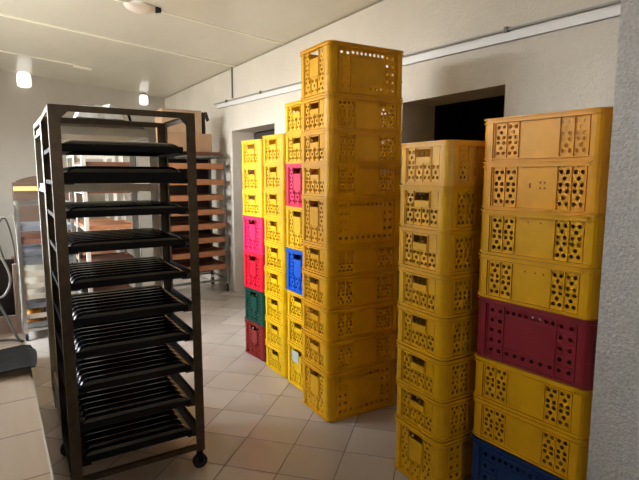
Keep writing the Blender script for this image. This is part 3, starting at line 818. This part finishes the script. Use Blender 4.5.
# mostly unseen dark machine, enlarged to keep window light off the floor
r = thing('machine', 'dark metal machine beyond the wooden box, enlarged to shade the floor', 'machine', (-0.50, 4.75, 0))
k = MB(); k.bbox(-0.58, 0.54, -0.92, 0.60, 0.06, 0.90, 0.03); k.build('body', 'darkmetal', r)
k = MB(); k.bbox(-0.30, 0.48, 0.20, 0.55, 0.90, 1.22, 0.05); k.build('head', 'darkmetal', r)
k = MB(); k.lathe([(0.0, 0.905), (0.20, 0.905), (0.27, 1.0), (0.29, 1.12), (0.28, 1.12), (0.25, 1.0), (0.0, 0.92)], 0.2, -0.35); k.build('bowl', 'steel', r)
for sy in (-0.5, 0.25):
    k = MB(); k.bbox(0.54, 0.552, sy-0.30, sy+0.30, 0.15, 0.82, 0.004); k.build('side_cover', 'darkmetal', r)
for sx in (-1, 1):
    for sy in (-1, 1):
        k = MB(); k.cyl((sx*0.45, sy*0.5-0.16, 0), (sx*0.45, sy*0.5-0.16, 0.065), 0.03); k.build('foot', 'black', r)

# ------------------------------------------------------------------ counter and what lies on it
ED = 0.092; CZ = 0.80; CE = 3.72
r = thing('tiled_counter', 'low counter topped with pale wood-look tiles beside the rack', 'counter', (0, 0, 0))
k = MB(); k.box(AL+0.002, ED-0.006, BN+0.3, CE, CZ-0.03, CZ); k.build('tiled_top', 'counter', r)
k = MB(); k.box(AL+0.002, ED-0.03, BN+0.34, CE-0.04, 0.0, CZ-0.03); k.build('counter_body', 'counter_side', r)
k = MB(); k.box(ED-0.006, ED, BN+0.3, CE, CZ-0.03, CZ+0.001); o = k.build('edge_trim', 'alu', r); o['label'] = 'bright metal edge trim'
# grey mat with a curled end
k = MB(); nu, nv = 12, 18; top = []
def matpt(u, v):
    x = -0.34+0.445*u + 0.02*sin(3*v)*u; y = 2.60+0.42*v-0.05*u
    z = CZ+0.004+0.03*max(0, u-0.45)**1.2*(1+0.5*sin(pi*v)) + 0.012*abs(sin(5*v+2*u)) + (0.015*(1-v)*u)
    if u > 0.93: z -= 0.01
    return Vector((x, y, z))
for j in range(nv+1):
    for i in range(nu+1): top.append(matpt(i/nu, j/nv))
bot = [Vector((p.x, p.y, max(p.z-0.004, CZ+0.001))) for p in top]
nn = len(top); fs = []
for j in range(nv):
    for i in range(nu):
        a, b, c_, d_ = j*(nu+1)+i, j*(nu+1)+i+1, (j+1)*(nu+1)+i+1, (j+1)*(nu+1)+i
        fs += [(a, b, c_, d_), (nn+d_, nn+c_, nn+b, nn+a)]
for j in range(nv):
    for i in (0, nu): a, b = j*(nu+1)+i, (j+1)*(nu+1)+i; fs.append((a, b, nn+b, nn+a))
for i in range(nu):
    for j in (0, nv): a, b = j*(nu+1)+i, j*(nu+1)+i+1; fs.append((a, b, nn+b, nn+a))
k.add(top+bot, fs, True)
tag(k.build('rubber_mat', 'clothgrey'), 'grey mat with a curled edge lying on the tiled counter', 'mat')
# open wooden box with cables at the end of the counter
r = thing('wooden_box', 'open pale wooden box of tools at the end of the tiled counter', 'box', (-0.17, 3.50, CZ+0.0005))
k = MB(); k.box(-0.25, 0.25, -0.18, 0.18, 0, 0.015); k.build('bottom_panel', 'pinkwhite', r)
for bx in ((-0.25, 0.25, -0.18, -0.165, 0.015, 0.10), (-0.25, 0.25, 0.165, 0.18, 0.015, 0.38), (-0.25, -0.235, -0.165, 0.165, 0.015, 0.38), (0.235, 0.25, -0.165, 0.165, 0.015, 0.30)):
    k = MB(); k.box(*bx); k.build('side_panel', 'darkmetal' if bx[0] < 0.2 and bx[4] < .05 and bx[5] > .3 else 'pinkwhite', r)
for px in (0.235,):
    k = MB(); k.bbox(px-0.005, px+0.02, -0.195, -0.1655, 0.0, 0.40, 0.003); k.build('corner_post', 'pinkwhite', r)
    k = MB(); k.bbox(px-0.005, px+0.02, 0.1805, 0.205, 0.0, 0.40, 0.003); k.build('corner_post', 'pinkwhite', r)
r = thing('hand_tool', 'dark tool standing in the open wooden box', 'tool', (-0.08, 3.50, CZ+0.016))
k = MB(); k.lathe([(0, 0), (0.075, 0), (0.08, 0.06), (0.05, 0.10), (0.05, 0.2), (0.03, 0.24), (0, 0.25)]); k.build('housing', 'darkmetal', r)
k = MB(); k.cyl((0.0, 0, 0.2), (-0.15, -0.02, 0.22), 0.035, 0.02); k.build('nozzle', 'galv', r)
def cable(name, label, pts, rad, m):
    k = MB(); k.tube(smooth_path(pts, 10), rad, 8); return tag(k.build(name, m), label, 'cable')
cable('power_cable', 'looped white cable hanging over the wooden box', [(-0.20, 3.28, 1.30), (-0.06, 3.27, 1.36), (0.015, 3.265, 1.24), (0.045, 3.26, 1.12), (0.0, 3.255, 1.03), (-0.10, 3.25, 1.05), (-0.20, 3.255, 0.95), (-0.22, 3.26, CZ+0.012)], 0.006, 'cablewhite')
cable('power_cable', 'dark grey cable trailing down onto the tiled counter', [(-0.05, 3.30, 1.05), (-0.01, 3.27, 0.97), (0.05, 3.10, 0.84), (0.075, 3.07, CZ+0.012), (0.02, 3.14, CZ+0.012), (-0.2, 3.19, CZ+0.012)], 0.007, 'cablegrey')
cable('hose', 'dark hose looped on the wooden box beside the low trolley', [(0.095, 3.74, CZ+0.012), (0.09, 3.745, 1.0), (0.085, 3.74, 1.25), (0.05, 3.74, 1.43), (0.0, 3.74, 1.36), (0.02, 3.74, 1.2), (0.06, 3.74, 1.05), (0.02, 3.735, 0.9), (0.0, 3.71, CZ+0.012)], 0.005, 'cablegrey')
cable('wire', 'thin white wire stretched from the wooden box to the low trolley', [(-0.25, 3.74, CZ+0.012), (-0.25, 3.74, 1.40), (-0.18, 3.745, 1.455), (0.05, 3.75, 1.44), (0.10, 3.80, 1.42), (0.11, 3.80, 1.0), (0.10, 3.80, 0.006)], 0.004, 'cablewhite')

# ------------------------------------------------------------------ daylight, camera
w = bpy.data.worlds.new('sky'); S.world = w; w.use_nodes = True
nt = w.node_tree; bgn = nt.nodes['Background']
tc = nt.nodes.new('ShaderNodeTexCoord'); sx = nt.nodes.new('ShaderNodeSeparateXYZ'); rp = nt.nodes.new('ShaderNodeValToRGB')
nt.links.new(tc.outputs['Generated'], sx.inputs[0])
mr = nt.nodes.new('ShaderNodeMapRange'); mr.inputs['From Min'].default_value = -1; nt.links.new(sx.outputs['Z'], mr.inputs['Value'])
nt.links.new(mr.outputs['Result'], rp.inputs['Fac'])
cr = rp.color_ramp
cr.elements[0].position = 0.47; cr.elements[0].color = (0.30, 0.29, 0.27, 1)
cr.elements[1].position = 0.53; cr.elements[1].color = (0.95, 0.97, 1.0, 1)
e_ = cr.elements.new(1.0); e_.color = (0.62, 0.80, 1.0, 1)
nt.links.new(rp.outputs['Color'], bgn.inputs['Color'])
bgn.inputs['Strength'].default_value = 30.0

cam = bpy.data.cameras.new('camera'); co = bpy.data.objects.new('camera', cam); C.objects.link(co)
cam.sensor_width = 36; cam.lens = 500/639*36; cam.clip_start = 0.02
co.location = (0, 0, 1.7); co.rotation_euler = (radians(90-7.294), 0, radians(-33))
S.camera = co
S.view_settings.view_transform = 'Standard'; S.view_settings.look = 'None'
S.view_settings.gamma = 1; S.view_settings.use_curve_mapping = False
S.view_settings.exposure = 0.0
